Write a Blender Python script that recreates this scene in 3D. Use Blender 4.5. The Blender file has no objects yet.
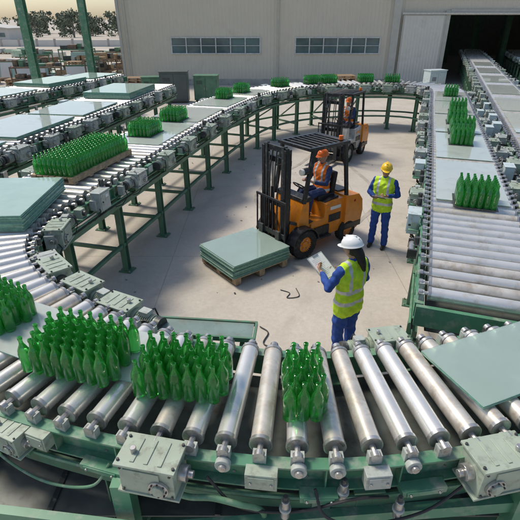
import bpy, bmesh, math, random
import numpy as np
from mathutils import Vector, Matrix
R = random.Random(7)
scene = bpy.context.scene
scene.view_settings.view_transform = 'Standard'
scene.view_settings.look = 'None'
scene.view_settings.exposure = 0
COL = scene.collection

# ------------------------------------------------------------------ materials
MATS = {}
def mat(name, col, rough=.5, metal=0., var=.2, scale=5., dirt=None, damt=.3, bump=.0, bscale=40., trans=0., ior=1.45, dscale=None, spec=None, coat=0.):
    if name in MATS: return MATS[name]
    m = bpy.data.materials.new(name); m.use_nodes = True
    nt = m.node_tree; N = nt.nodes; L = nt.links
    b = N['Principled BSDF']
    b.inputs['Roughness'].default_value = rough
    b.inputs['Metallic'].default_value = metal
    b.inputs['Transmission Weight'].default_value = trans
    b.inputs['IOR'].default_value = ior
    b.inputs['Coat Weight'].default_value = coat
    if spec is not None: b.inputs['Specular IOR Level'].default_value = spec
    tc = N.new('ShaderNodeTexCoord')
    n1 = N.new('ShaderNodeTexNoise'); n1.inputs['Scale'].default_value = scale; n1.inputs['Detail'].default_value = 3; n1.inputs['Roughness'].default_value = .6
    L.new(tc.outputs['Object'], n1.inputs['Vector'])
    r1 = N.new('ShaderNodeValToRGB')
    r1.color_ramp.elements[0].position = .3; r1.color_ramp.elements[1].position = .7
    lo = [max(0, c*(1-var)) for c in col]; hi = [min(1, c*(1+var)) for c in col]
    r1.color_ramp.elements[0].color = (*lo, 1); r1.color_ramp.elements[1].color = (*hi, 1)
    L.new(n1.outputs['Fac'], r1.inputs['Fac'])
    out = r1.outputs['Color']
    if dirt:
        n2 = N.new('ShaderNodeTexNoise'); n2.inputs['Scale'].default_value = dscale or scale*2.3; n2.inputs['Detail'].default_value = 5; n2.inputs['Roughness'].default_value = .65
        L.new(tc.outputs['Object'], n2.inputs['Vector'])
        r2 = N.new('ShaderNodeValToRGB')
        r2.color_ramp.elements[0].position = .62-damt*.4; r2.color_ramp.elements[1].position = .80-damt*.25
        r2.color_ramp.elements[0].color = (0,0,0,1); r2.color_ramp.elements[1].color = (.75,.75,.75,1)
        L.new(n2.outputs['Fac'], r2.inputs['Fac'])
        mx = N.new('ShaderNodeMix'); mx.data_type = 'RGBA'
        L.new(r2.outputs['Color'], mx.inputs[0]); L.new(out, mx.inputs[6]); mx.inputs[7].default_value = (*dirt, 1)
        out = mx.outputs[2]
        mr = N.new('ShaderNodeMapRange'); mr.inputs['To Min'].default_value = rough; mr.inputs['To Max'].default_value = min(1, rough+.3)
        L.new(r2.outputs['Color'], mr.inputs['Value']); L.new(mr.outputs['Result'], b.inputs['Roughness'])
    L.new(out, b.inputs['Base Color'])
    if bump > 0:
        n3 = N.new('ShaderNodeTexNoise'); n3.inputs['Scale'].default_value = bscale; n3.inputs['Detail'].default_value = 2
        L.new(tc.outputs['Object'], n3.inputs['Vector'])
        bp = N.new('ShaderNodeBump'); bp.inputs['Strength'].default_value = bump; bp.inputs['Distance'].default_value = .02
        L.new(n3.outputs['Fac'], bp.inputs['Height']); L.new(bp.outputs['Normal'], b.inputs['Normal'])
    MATS[name] = m
    return m

DUST = (.40,.38,.32); RUST=(.20,.13,.08); GRIME=(.14,.13,.10)
mGREEN = mat('green_paint', (.095,.25,.15), .36, 0, .15, 3, DUST, .30)
mGREEN2 = mat('green_paint_worn', (.095,.21,.13), .46, 0, .2, 4, RUST, .25)
mBOX = mat('gearbox_paint', (.36,.42,.33), .38, 0, .10, 5, GRIME, .25)
mBOX2 = mat('gearbox_grey', (.42,.45,.41), .38, 0, .12, 6, GRIME, .26)
mBOXB = mat('cabinet_pale_blue', (.52,.60,.60), .4, 0, .07, 5, GRIME, .15)
mROLL = mat('roller_steel', (.78,.76,.71), .25, .55, .08, 4, (.42,.36,.28), .22, dscale=7)
mROLLD = mat('roller_dirty', (.64,.60,.53), .34, .4, .18, 5, (.32,.25,.18), .38, dscale=9)
mSTEEL = mat('bare_steel', (.48,.47,.45), .28, .7, .2, 15, RUST, .18)
mDARK = mat('dark_steel', (.06,.063,.06), .45, .2, .25, 8, DUST, .14)
mRUB = mat('rubber', (.022,.022,.022), .8, 0, .3, 8, (.12,.11,.09), .25)
mHOSE = mat('hose', (.03,.03,.03), .5)
mPIPE = mat('pipe_green', (.13,.27,.16), .4, 0, .2, 6, DUST, .25)
mWOOD = mat('pallet_wood', (.40,.28,.17), .8, 0, .3, 9, (.18,.12,.07), .3)
mSHEET = mat('glass_sheet', (.72,.86,.78), .02, 0, .04, 1.5, trans=.68, ior=1.52)
mSHEETE = mat('glass_sheet_edge', (.20,.46,.34), .10, 0, .3, 20, trans=.3)
mSHEETL = mat('glass_sheet_pale', (.76,.82,.77), .03, 0, .05, 1.2, (.60,.61,.55), .20, dscale=2.0, trans=.50, ior=1.52)
mSHEETG = mat('glass_sheet_green', (.60,.78,.67), .03, 0, .07, 3, trans=.5, ior=1.52)
mORANGE = mat('forklift_orange', (.76,.25,.02), .3, 0, .08, 5, (.3,.16,.06), .18, dscale=9, coat=.3)
mLGREY = mat('forklift_grey', (.55,.55,.52), .35, 0, .08, 5, (.25,.22,.18), .2, dscale=9)
mBLACK = mat('black_paint', (.028,.028,.030), .34, .1, .2, 6, (.16,.15,.13), .16)
mSEAT = mat('seat_vinyl', (.02,.02,.02), .6)
mWHITE = mat('white_plastic', (.8,.8,.78), .3, 0, .04, 5)
mYEL = mat('yellow_plastic', (.8,.5,.02), .3, 0, .05, 5)
mORG = mat('orange_plastic', (.8,.16,.02), .35, 0, .05, 5)
mPAPER = mat('paper', (.75,.75,.72), .7, 0, .04, 20)
mLAMP = mat('lamp_lens', (.6,.6,.55), .15)
mRED = mat('red_lens', (.45,.02,.02), .2)

def bottle_mat():
    m = bpy.data.materials.new('green_bottle_glass'); m.use_nodes = True
    N = m.node_tree.nodes; L = m.node_tree.links
    b = N['Principled BSDF']
    b.inputs['Roughness'].default_value = .04
    b.inputs['Transmission Weight'].default_value = .80
    b.inputs['IOR'].default_value = 1.45
    b.inputs['Coat Weight'].default_value = .6; b.inputs['Coat Roughness'].default_value = .12
    tc = N.new('ShaderNodeTexCoord'); n = N.new('ShaderNodeTexNoise'); n.inputs['Scale'].default_value = 4; n.inputs['Detail'].default_value=0
    L.new(tc.outputs['Object'], n.inputs['Vector'])
    r = N.new('ShaderNodeValToRGB'); r.color_ramp.elements[0].position=.35; r.color_ramp.elements[1].position=.65
    r.color_ramp.elements[0].color = (.06,.46,.09,1); r.color_ramp.elements[1].color = (.12,.62,.16,1)
    L.new(n.outputs['Fac'], r.inputs['Fac']); L.new(r.outputs['Color'], b.inputs['Base Color'])
    t=N.new('ShaderNodeBsdfTranslucent'); t.inputs['Color'].default_value=(.07,.48,.08,1)
    mx=N.new('ShaderNodeMixShader'); mx.inputs[0].default_value=.14
    L.new(b.outputs[0],mx.inputs[1]); L.new(t.outputs[0],mx.inputs[2]); L.new(mx.outputs[0],N['Material Output'].inputs['Surface'])
    return m
mBOT = bottle_mat()

# ------------------------------------------------------------------ mesh builder
class MB:
    def __init__(s): s.v=[]; s.f=[]; s.m=[]; s.mats=[]
    def mi(s, m):
        if m not in s.mats: s.mats.append(m)
        return s.mats.index(m)
    def add(s, vs, fs, m, M=None):
        o = len(s.v); k = s.mi(m)
        if M is not None: vs = [M @ Vector(v) for v in vs]
        s.v.extend([tuple(v) for v in vs]); s.f.extend([tuple(i+o for i in f) for f in fs]); s.m.extend([k]*len(fs))
    def box(s, c, sz, m, M=None, rz=0., rot=None):
        x,y,z = sz[0]/2, sz[1]/2, sz[2]/2
        vs=[Vector((a*x,b*y,d*z)) for a in(-1,1) for b in(-1,1) for d in(-1,1)]
        Q = rot if rot is not None else Matrix.Rotation(rz,3,'Z')
        vs=[Q@v+Vector(c) for v in vs]
        s.add(vs,[(0,1,3,2),(4,6,7,5),(0,4,5,1),(2,3,7,6),(0,2,6,4),(1,5,7,3)],m,M)
    def beam(s, p1, p2, w, h, m, M=None):
        p1=Vector(p1);p2=Vector(p2);d=p2-p1
        q=d.to_track_quat('X','Z').to_matrix()
        s.box((p1+p2)/2,(d.length,w,h),m,M,rot=q)
    def cyl(s, p1, p2, r1, m, M=None, r2=None, seg=14, caps=True):
        p1=Vector(p1);p2=Vector(p2); r2=r1 if r2 is None else r2
        q=(p2-p1).to_track_quat('Z','Y').to_matrix()
        vs=[]
        for p,r in((p1,r1),(p2,r2)):
            for i in range(seg):
                a=2*math.pi*i/seg
                vs.append(p+q@Vector((math.cos(a)*r,math.sin(a)*r,0)))
        fs=[(i,(i+1)%seg,seg+(i+1)%seg,seg+i) for i in range(seg)]
        if caps: fs+= [tuple(range(seg))[::-1],tuple(range(seg,2*seg))]
        s.add(vs,fs,m,M)
    def tube(s, pts, r, m, M=None, seg=8):
        pts=[Vector(p) for p in pts]; vs=[];n=len(pts)
        for i,p in enumerate(pts):
            d=(pts[min(i+1,n-1)]-pts[max(i-1,0)])
            up=Vector((0,0,1)) if abs(d.normalized().z)<.95 else Vector((0,1,0))
            a=d.cross(up).normalized(); b=a.cross(d).normalized()
            for k in range(seg):
                t=2*math.pi*k/seg; vs.append(p+a*math.cos(t)*r+b*math.sin(t)*r)
        fs=[]
        for i in range(n-1):
            for k in range(seg):
                fs.append((i*seg+k,i*seg+(k+1)%seg,(i+1)*seg+(k+1)%seg,(i+1)*seg+k))
        fs+=[tuple(range(seg))[::-1],tuple(range((n-1)*seg,n*seg))]
        s.add(vs,fs,m,M)
    def lathe(s, prof, m, M=None, seg=16):
        vs=[];fs=[]
        n=len(prof)
        for (r,z) in prof:
            for k in range(seg):
                t=2*math.pi*k/seg; vs.append(Vector((max(r,1e-4)*math.cos(t),max(r,1e-4)*math.sin(t),z)))
        for i in range(n-1):
            for k in range(seg):
                fs.append((i*seg+k,i*seg+(k+1)%seg,(i+1)*seg+(k+1)%seg,(i+1)*seg+k))
        s.add(vs,fs,m,M)
    def prism(s, poly, y0, y1, m, M=None):
        n=len(poly)
        vs=[Vector((x,y0,z)) for x,z in poly]+[Vector((x,y1,z)) for x,z in poly]
        fs=[tuple(range(n)),tuple(range(n,2*n))[::-1]]+[(i,i+n,(i+1)%n+n,(i+1)%n) for i in range(n)]
        s.add(vs,fs,m,M)
    def obj(s, name, parent=None, bevel=0., ang=35, recalc=True, M=None):
        me=bpy.data.meshes.new(name); me.from_pydata(s.v,[],s.f)
        for m in s.mats: me.materials.append(m)
        me.polygons.foreach_set('material_index',s.m)
        if recalc:
            bm=bmesh.new(); bm.from_mesh(me); bmesh.ops.recalc_face_normals(bm,faces=bm.faces); bm.to_mesh(me); bm.free()
        me.shade_smooth(); me.set_sharp_from_angle(angle=math.radians(ang))
        o=bpy.data.objects.new(name,me); COL.objects.link(o)
        if M is not None: o.matrix_world=M
        if parent is not None: o.parent=parent
        if bevel>0:
            b=o.modifiers.new('bevel','BEVEL'); b.width=bevel; b.segments=2; b.limit_method='ANGLE'; b.angle_limit=math.radians(50); b.harden_normals=False
        return o
def empty(name, M=None):
    e=bpy.data.objects.new(name,None); COL.objects.link(e); e.empty_display_size=.3
    if M is not None: e.matrix_world=M
    return e
def TR(x,y,z=0,rz=0,s=1): return Matrix.Translation((x,y,z))@Matrix.Rotation(rz,4,'Z')@Matrix.Scale(s,4)

# ------------------------------------------------------------------ path
class Path:
    def __init__(s, c, sub=24):
        c=[Vector(p) for p in c]
        c=[c[0]*2-c[1]]+c+[c[-1]*2-c[-2]]
        P=[]
        for i in range(1,len(c)-2):
            for k in range(sub):
                t=k/sub; p0,p1,p2,p3=c[i-1:i+3]
                P.append(.5*((2*p1)+(p2-p0)*t+(2*p0-5*p1+4*p2-p3)*t*t+(3*p1-p0-3*p2+p3)*t**3))
        P.append(c[-2])
        s.P=P; s.S=[0]
        for i in range(1,len(P)): s.S.append(s.S[-1]+(P[i].xy-P[i-1].xy).length)
        s.L=s.S[-1]
    def at(s,d):
        d=min(max(d,0),s.L)
        i=max(1,min(len(s.S)-1,int(np.searchsorted(s.S,d))))
        t=(d-s.S[i-1])/max(1e-6,s.S[i]-s.S[i-1])
        p=s.P[i-1].lerp(s.P[i],t); a=s.P[max(0,i-2)]; b=s.P[min(len(s.P)-1,i+1)]
        T=(b.xy-a.xy).normalized(); n=Vector((-T.y,T.x))
        return Vector((p.x,p.y)),T,n,p.z
def sweep(mb,path,side,prof,m,d0=0,d1=None,step=.25):
    d1=path.L if d1 is None else d1
    n=max(2,int((d1-d0)/step)+1); k=len(prof); vs=[]
    for i in range(n):
        p,T,nn,hw=path.at(d0+(d1-d0)*i/(n-1))
        for lat,z in prof:
            q=p+nn*side*(hw+lat); vs.append((q.x,q.y,z))
    fs=[(i*k+j,i*k+(j+1)%k,(i+1)*k+(j+1)%k,(i+1)*k+j) for i in range(n-1) for j in range(k)]
    fs+=[tuple(range(k)),tuple(range((n-1)*k,n*k))[::-1]]
    mb.add(vs,fs,m)
def frameM(path,d,side,lat,z,s=1.):
    p,T,n,hw=path.at(d); n=n*side; q=p+n*(hw+lat)
    ny=Vector((n.x,n.y,0))
    x=ny.cross(Vector((0,0,1)))
    Mx=Matrix(((x.x,ny.x,0,q.x),(x.y,ny.y,0,q.y),(0,0,1,z),(0,0,0,1)))
    return Mx@Matrix.Scale(s,4)

def gearbox(mb,M,paint=mBOX,motor=True,flip=1):
    mb.box((0,.14,0),(.40,.24,.26),paint,M)
    mb.box((0,.14,.142),(.44,.28,.022),paint,M)
    mb.box((0,.14,-.14),(.46,.26,.02),paint,M)
    mb.box((.03*flip,.266,.055),(.26,.012,.10),paint,M)
    for i in range(3):
        mb.box((-.10+.10*i,.14,.156),(.03,.20,.008),paint,M)
    mb.cyl((-.09*flip,.26,-.035),(-.09*flip,.285,-.035),.075,mSTEEL,M,seg=24)
    mb.cyl((-.09*flip,.28,-.035),(-.09*flip,.30,-.035),.045,paint,M,seg=20)
    for k in range(8):
        a=k*math.pi/4
        mb.cyl((-.09*flip+.06*math.cos(a),.285,-.035+.06*math.sin(a)),(-.09*flip+.06*math.cos(a),.295,-.035+.06*math.sin(a)),.008,mDARK,M,seg=6)
    for sx in(-1,1):
        for sz in(-1,1):
            mb.cyl((sx*.18,.262,sz*.11),(sx*.18,.275,sz*.11),.011,mDARK,M,seg=6)
        for yy in (.04,.24):
            mb.cyl((sx*.2,yy,.15),(sx*.2,yy,.167),.012,mDARK,M,seg=6)
    mb.cyl((.12*flip,.16,.15),(.12*flip,.16,.20),.022,mSTEEL,M,seg=10)
    mb.box((0,.05,-.2),(.34,.16,.12),mGREEN2,M)
    mb.cyl((-.2*flip,.14,.0),(-.26*flip,.14,.0),.06,mSTEEL,M,seg=18)
    mb.cyl((-.26*flip,.14,.0),(-.30*flip,.14,.0),.028,mSTEEL,M,seg=12)
    if motor:
        mb.cyl((.2*flip,.14,0),(.24*flip,.14,0),.105,paint,M,seg=20)
        mb.cyl((.24*flip,.14,0),(.50*flip,.14,0),.078,paint,M,seg=20)
        for i in range(9):
            x=.26+.025*i; mb.cyl((x*flip,.14,0),((x+.007)*flip,.14,0),.095,paint,M,seg=20)
        mb.cyl((.50*flip,.14,0),(.57*flip,.14,0),.092,mDARK,M,seg=20)
        mb.box((.36*flip,.14,.11),(.12,.10,.06),mBOX2,M)
        mb.tube([(.36*flip,.19,.11),(.38*flip,.27,.09),(.40*flip,.29,-.02),(.36*flip,.25,-.16),(.28*flip,.12,-.22)],.011,mHOSE,M)
def elbox(mb,M,m):
    mb.box((0,.10,.02),(.30,.16,.30),m,M); mb.box((0,.185,.02),(.26,.012,.26),m,M); mb.box((0,.10,.178),(.33,.19,.014),m,M)
    mb.cyl((.09,.19,.02),(.09,.205,.02),.014,mDARK,M); mb.box((-.05,.193,.09),(.09,.006,.05),mPAPER,M)
    for k in(-.08,0,.08): mb.tube([(k,.10,-.13),(k,.11,-.2),(k*.5,.05,-.26)],.01,mHOSE,M)

def clutter(mb,M,k,rr):
    if k==0:
        mb.box((0,.06,0),(.13,.10,.15),mBOX2,M); mb.cyl((0,.06,.07),(0,.06,.12),.03,mSTEEL,M); mb.tube([(0,.11,-.02),(.05,.17,-.08),(.12,.1,-.2),(.2,.02,-.22)],.008,mHOSE,M)
    elif k==1:
        mb.box((0,.015,.12),(.07,.012,.36),mSTEEL,M); mb.cyl((0,.05,.2),(0,.05,.29),.032,mDARK,M); mb.box((0,.04,.19),(.05,.08,.012),mSTEEL,M)
    elif k==2:
        mb.cyl((-.13,.07,0),(.13,.07,0),.036,mSTEEL,M); mb.cyl((.13,.07,0),(.25,.07,0),.012,mSTEEL,M); mb.box((-.14,.06,0),(.03,.1,.1),mDARK,M); mb.box((.13,.06,0),(.03,.1,.1),mDARK,M)
    elif k==3:
        mb.box((0,.1,.0),(.2,.16,.012),mGREEN,M); mb.box((0,.1,.06),(.1,.1,.11),mBOX,M); mb.cyl((0,.15,.06),(0,.19,.06),.035,mDARK,M)
    elif k==4:
        mb.cyl((0,.02,-.03),(0,.05,-.03),.085,mDARK,M,seg=20); mb.cyl((0,.05,-.03),(0,.075,-.03),.03,mSTEEL,M)
        mb.cyl((.2,.02,.03),(.2,.05,.03),.055,mDARK,M,seg=16)
        mb.box((.1,.03,.06),(.24,.02,.02),mDARK,M)
    else:
        mb.box((0,.05,.02),(.22,.08,.17),mGREEN,M); mb.box((0,.095,.02),(.18,.012,.13),mBOX2,M)

def conveyor(name, ctrl, zt=1.8, pitch=.205, r=.068, seed=1, motor_step=1.3, clutter_step=.42, legstep=1.55, nogear=(), endclear=0.):
    rr=random.Random(seed); P=Path(ctrl); root=empty(name)
    za=zt-r
    ro=MB()
    d=.1
    while d<P.L-.05:
        p,T,n,hw=P.at(d); rad=r*rr.uniform(.97,1.02)
        m=mROLL if rr.random()<.72 else mROLLD
        a=p+n*hw; b=p-n*hw
        A=Vector((a.x,a.y,za));B=Vector((b.x,b.y,za)); u=(B-A).normalized()
        ro.cyl(A+u*.03,B-u*.03,rad,m,seg=20)
        ro.cyl(A+u*.03,A+u*.055,rad+.006,mSTEEL,seg=20)
        ro.cyl(B-u*.055,B-u*.03,rad+.006,mSTEEL,seg=20)
        ro.cyl(A-u*.05,B+u*.05,.02,mSTEEL,seg=8)
        for Q,sg in((A,-1),(B,1)):
            c=Q+u*sg*.025
            q=u.to_track_quat('X','Z').to_matrix()
            ro.box(c-Vector((0,0,.03)),(.05,.085,.075),mDARK if rr.random()<.4 else mBOX2,rot=q)
            ro.cyl(c-u*.0,c+u*sg*.035,.034,mSTEEL,seg=12)
        d+=pitch
    ro.obj('rollers',root)
    fr=MB()
    z1=za-.068
    for side in(1,-1):
        sweep(fr,P,side,[(-.01,z1-.2),(.075,z1-.2),(.075,z1-.186),(.006,z1-.186),(.006,z1-.014),(.075,z1-.014),(.075,z1),(-.01,z1)],mGREEN)
        sweep(fr,P,side,[(0,z1-.42),(.05,z1-.42),(.05,z1-.34),(0,z1-.34)],mGREEN2)
        sweep(fr,P,side,[(.085+.016*math.cos(a*math.pi/3),z1-.26+.016*math.sin(a*math.pi/3)) for a in range(6)],mPIPE)
        sweep(fr,P,side,[(.06+.011*math.cos(a*math.pi/3),z1-.31+.011*math.sin(a*math.pi/3)) for a in range(6)],mHOSE)
        d=.15
        while d<P.L:
            Mx=frameM(P,d,side,0,z1-.1); fr.box((0,.038,0),(.01,.062,.17),mGREEN,Mx)
            Mx=frameM(P,d+.1,side,0,z1-.1)
            fr.cyl((0,.0,.04),(0,.014,.04),.012,mSTEEL,Mx,seg=6); fr.cyl((0,.0,-.05),(0,.014,-.05),.012,mSTEEL,Mx,seg=6)
            d+=.41
    for dd in(-.02,P.L+.02):
        p,T,n,hw=P.at(dd); p=p+T*(-.03 if dd<0 else .03); A=p+n*(hw+.06);B=p-n*(hw+.06)
        fr.beam((A.x,A.y,z1-.12),(B.x,B.y,z1-.12),.05,.22,mGREEN)
    fr.obj('side_frames',root,bevel=.0)
    tr=MB(); n=int(P.L/.25); vs=[]
    for i in range(n+1):
        p,T,nn,hw=P.at(P.L*i/n)
        for l,z in((-(hw-.04),z1-.20),(-(hw-.07),z1-.30),(hw-.07,z1-.30),(hw-.04,z1-.20),(hw-.06,z1-.31),(-(hw-.06),z1-.31)):
            q=p+nn*l; vs.append((q.x,q.y,z))
    tr.add(vs,[(i*6+j,i*6+(j+1)%6,(i+1)*6+(j+1)%6,(i+1)*6+j) for i in range(n) for j in range(6)],mat('added_dark_tray',(.15,.17,.15),.5,.2,.3,3,(.09,.08,.06),.4))
    tr.obj('added_dark_tray',root)  # dark sheet added below the rollers to make the gaps between them dark
    lg=MB(); d=.5
    while d<P.L:
        p,T,n,hw=P.at(d); ang=math.atan2(n.y,n.x)
        for side in(1,-1):
            q=p+n*side*(hw+.0); M=TR(q.x,q.y,0,ang)
            h=z1-.2
            lg.box((0,0,h/2),(.012,.10,h),mGREEN2,M)
            for s in(-1,1): lg.box((0,s*.055,h/2),(.10,.012,h),mGREEN2,M)
            lg.box((0,0,.012),(.24,.22,.024),mGREEN2,M)
            for a in(-1,1):
                for b in(-1,1): lg.cyl((a*.09,b*.085,.02),(a*.09,b*.085,.05),.012,mSTEEL,M,seg=6)
            lg.box((0,0,h-.008),(.2,.2,.014),mGREEN2,M)
        A=p+n*hw;B=p-n*hw
        lg.beam((A.x,A.y,z1-.38),(B.x,B.y,z1-.38),.09,.10,mGREEN2)
        lg.beam((A.x,A.y,.42),(B.x,B.y,.42),.06,.06,mGREEN2)
        lg.beam((A.x,A.y,.45),(B.x,B.y,z1-.42),.04,.04,mGREEN2)
        d+=legstep
    for side in(1,-1): sweep(lg,P,side,[(-.03,.50),(.03,.50),(.03,.56),(-.03,.56)],mGREEN2,step=.6)
    lg.obj('legs',root)
    dr=MB()
    for side in(1,-1):
        d=rr.uniform(.3,.9)
        while d<P.L-.4-endclear:
            if not any(a<d<b and sd==side for a,b,sd in nogear):
                if rr.random()<.80: gearbox(dr,frameM(P,d,side,.06,z1-.03,rr.uniform(.72,.98)),rr.choice([mBOX,mBOX2,mBOX2,mBOX]),rr.random()<.75,rr.choice([1,-1]))
                else: elbox(dr,frameM(P,d,side,.08,z1-.03,rr.uniform(.85,1.1)),rr.choice([mBOXB,mBOXB,mBOX2]))
            d+=motor_step*rr.uniform(.75,1.3)
        d=rr.uniform(.1,.3)
        while d<P.L-.2-endclear:
            if not any(a<d<b and sd==side for a,b,sd in nogear):
                clutter(dr,frameM(P,d,side,.075,z1-.09+rr.uniform(-.02,.05),rr.uniform(.8,1.2)),rr.randrange(6),rr)
            d+=clutter_step*rr.uniform(.6,1.5)
    return root,P,dr

LOOP=[(4.2,3.0,.5),(3.0,2.82,.5),(2.0,2.64,.48),(1.2,2.46,.48),(.5,2.38,.48),(-.15,2.43,.49),(-1.0,2.62,.52),(-1.85,3.0,.6),(-2.75,3.65,.64),(-3.35,4.55,.66),(-3.5,5.6,.70),
 (-3.3,6.8,.72),(-2.85,8.6,.72),(-2.0,12.3,.72),(-1.1,15.4,.7),(-.1,17.6,.65),(1.4,19.1,.6),(3.4,19.9,.6),(5.4,20.0,.6),(6.7,19.3,.58),(7.0,18.1,.58),(6.62,16.6,.58),(5.9,14.5,.58),(4.43,10.15,.58),(3.3,6.85,.58),(2.13,3.46,.58)]
root,P1,dr=conveyor('roller_conveyor',LOOP,seed=3,nogear=[(0,7.3,1),(0,5.6,-1)],endclear=.7)
def nearest(P,x,y):
    best=min(range(0,int(P.L*20)),key=lambda i:(P.at(i/20)[0]-Vector((x,y))).length); return best/20
for (x,y,side,s,motor,flip,lat) in [(-.62,2.1,1,.88,False,1,.02),(1.42,2.1,1,.88,False,-1,.02),(1.12,2.95,-1,.72,True,-1,.05),(-1.5,3.2,-1,.85,True,1,.04),(-2.3,4.2,-1,.9,True,-1,.04),(-1.55,2.5,1,.62,False,1,.03)]:
    d=nearest(P1,x,y); gearbox(dr,frameM(P1,d,side,lat,1.63 if s>.7 else 1.56,s),mBOX,motor,flip)
def fp(d,lat,z,side=1):
    M=frameM(P1,d,side,lat,z); return M.translation.copy()
def curve_pts(ctrl,n=10):
    c=[ctrl[0]*2-ctrl[1]]+ctrl+[ctrl[-1]*2-ctrl[-2]]; out=[]
    for i in range(1,len(c)-2):
        for k in range(n):
            t=k/n;p0,p1,p2,p3=c[i-1:i+3]
            out.append(.5*((2*p1)+(p2-p0)*t+(2*p0-5*p1+4*p2-p3)*t*t+(3*p1-p0-3*p2+p3)*t**3))
    out.append(ctrl[-1]); return out
dn=nearest(P1,-.35,2.4)
dr.tube(curve_pts([fp(dn+.15,.16,1.46),fp(dn,.17,1.43),fp(dn-.15,.17,1.45),fp(dn-.3,.17,1.42),fp(dn-.42,.14,1.34),fp(dn-.44,.1,1.15),fp(dn-.44,.08,.9)]),.02,mPIPE,seg=12)
dr.tube(curve_pts([fp(dn-.1,.1,1.55),fp(dn-.3,.16,1.38),fp(dn-.6,.15,1.36),fp(dn-.9,.16,1.50),fp(dn-1.1,.12,1.44)]),.010,mHOSE)
dr.tube(curve_pts([fp(dn-.7,.1,1.52),fp(dn-.75,.2,1.40),fp(dn-.95,.2,1.30),fp(dn-1.3,.18,1.34),fp(dn-1.6,.12,1.50)]),.010,mHOSE)
dr.tube(curve_pts([fp(dn+.5,.1,1.52),fp(dn+.6,.18,1.36),fp(dn+.9,.2,1.30),fp(dn+1.2,.18,1.38),fp(dn+1.5,.12,1.50)]),.010,mPIPE)
for dd,z,l in((.55,1.40,.15),(1.15,1.38,.16),(.85,1.5,.1)):
    c=fp(dn-dd,l,z); dr.cyl(c+Vector((0,0,.07)),c-Vector((0,0,.09)),.028,mSTEEL,seg=14); dr.cyl(c+Vector((0,0,.07)),c+Vector((0,0,.11)),.016,mDARK); dr.cyl(c-Vector((0,0,.02)),c+Vector((0,0,.0)),.038,mBOX2,seg=14)
for (dd,z,a,b,m) in((.42,1.60,.20,.13,mBOX),(1.02,1.61,.16,.12,mBOX2),(.72,1.46,.24,.05,mGREEN),(1.30,1.47,.3,.05,mGREEN),(-.55,1.47,.3,.05,mGREEN),(-.95,1.6,.16,.12,mBOX),(-1.6,1.6,.20,.14,mBOX2),(-1.9,1.5,.3,.08,mGREEN)):
    c=frameM(P1,dn-dd,1,.05,z); dr.box((0,.05,0),(a,.08,b),m,c); dr.box((0,.093,0),(a*.8,.008,b*.75),m,c)
    for s in(-1,1): dr.cyl((s*a*.32,.095,0),(s*a*.32,.108,0),.010,mSTEEL,c,seg=6)
for k in range(9):
    c=frameM(P1,dn-.2-k*.205,1,.03,1.66)
    if k in(0,2,3,5): dr.cyl((0,.03,0),(0,.07,0),.05,mBOX2,c,seg=20); dr.cyl((0,.07,0),(0,.09,0),.026,mSTEEL,c,seg=12)
dr.obj('drive_units',root,bevel=.004)
sh=MB(); M=TR(-.55,3.32,1.62,-.10)
sh.box((0,0,0),(.98,.22,.012),mat('shelf_plate',(.22,.29,.25),.35,.2,.15,4,GRIME,.2),M)
for yy in(-.12,.12): sh.box((0,yy,-.005),(1.04,.022,.045),mGREEN2,M)
for xx in(-.51,.51): sh.box((xx,0,-.005),(.022,.22,.045),mGREEN2,M)
for xx in(-.4,.4): sh.beam((xx,-.32,-.16),(xx,.1,-.03),.04,.03,mGREEN2,M)
sh.obj('service_shelf',root)

r2,P2,d2=conveyor('roller_conveyor',[(4.75,5.9,.6),(6.2,10,.6),(9.86,20,.6),(14.8,33.5,.6),(18.4,43.5,.6)],seed=5,motor_step=1.2); d2.obj('drive_units',r2,bevel=.004)
r3,P3,d3=conveyor('roller_conveyor',[(-7.2,4.6,.95),(-6.5,7.5,.95),(-5.4,13.4,.95),(-4.4,19.5,.95)],seed=8,motor_step=1.0); d3.obj('drive_units',r3,bevel=.004)
r4,P4,d4=conveyor('roller_conveyor',[(-11.6,9,.95),(-10.2,13.4,.95),(-8.2,20.5,.95),(-7.4,23.5,.95)],seed=9,motor_step=1.2); d4.obj('drive_units',r4,bevel=.004)
r5,P5,d5=conveyor('roller_conveyor',[(9.6,9.5,.6),(13.2,19.5,.6),(16.9,29.5,.6),(21.7,42.5,.6)],seed=11,motor_step=1.4); d5.obj('drive_units',r5,bevel=.004)

wf=MB()
for z,yy in((.75,1.75),(.30,2.2)):
    wf.beam((-4.5,yy+.15,z),(4.5,yy+.15,z),.1,.14,mGREEN2)
for x in(-2.2,-.9,.4,1.75,3.0):
    wf.box((x,1.9,.82),(.12,.12,1.3),mGREEN,None)
    wf.beam((x,1.9,1.2),(x,3.0,1.2),.08,.1,mGREEN2)
wf.beam((-4.4,2.15,1.22),(-.6,1.72,1.18),.06,.10,mGREEN)
wf.beam((-.5,1.74,1.2),(4.2,2.1,1.22),.06,.10,mGREEN)
mDECK=mat('deck_plate',(.13,.14,.13),.5,.3,.25,4,(.20,.18,.15),.30)
wf.box((0,2.35,1.0),(8.4,.8,.012),mDECK)
for k in range(14): wf.box((-3.9+k*.6,2.35,1.012),(.04,.8,.014),mDARK)
wf.obj('support_frame',None)

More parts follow.
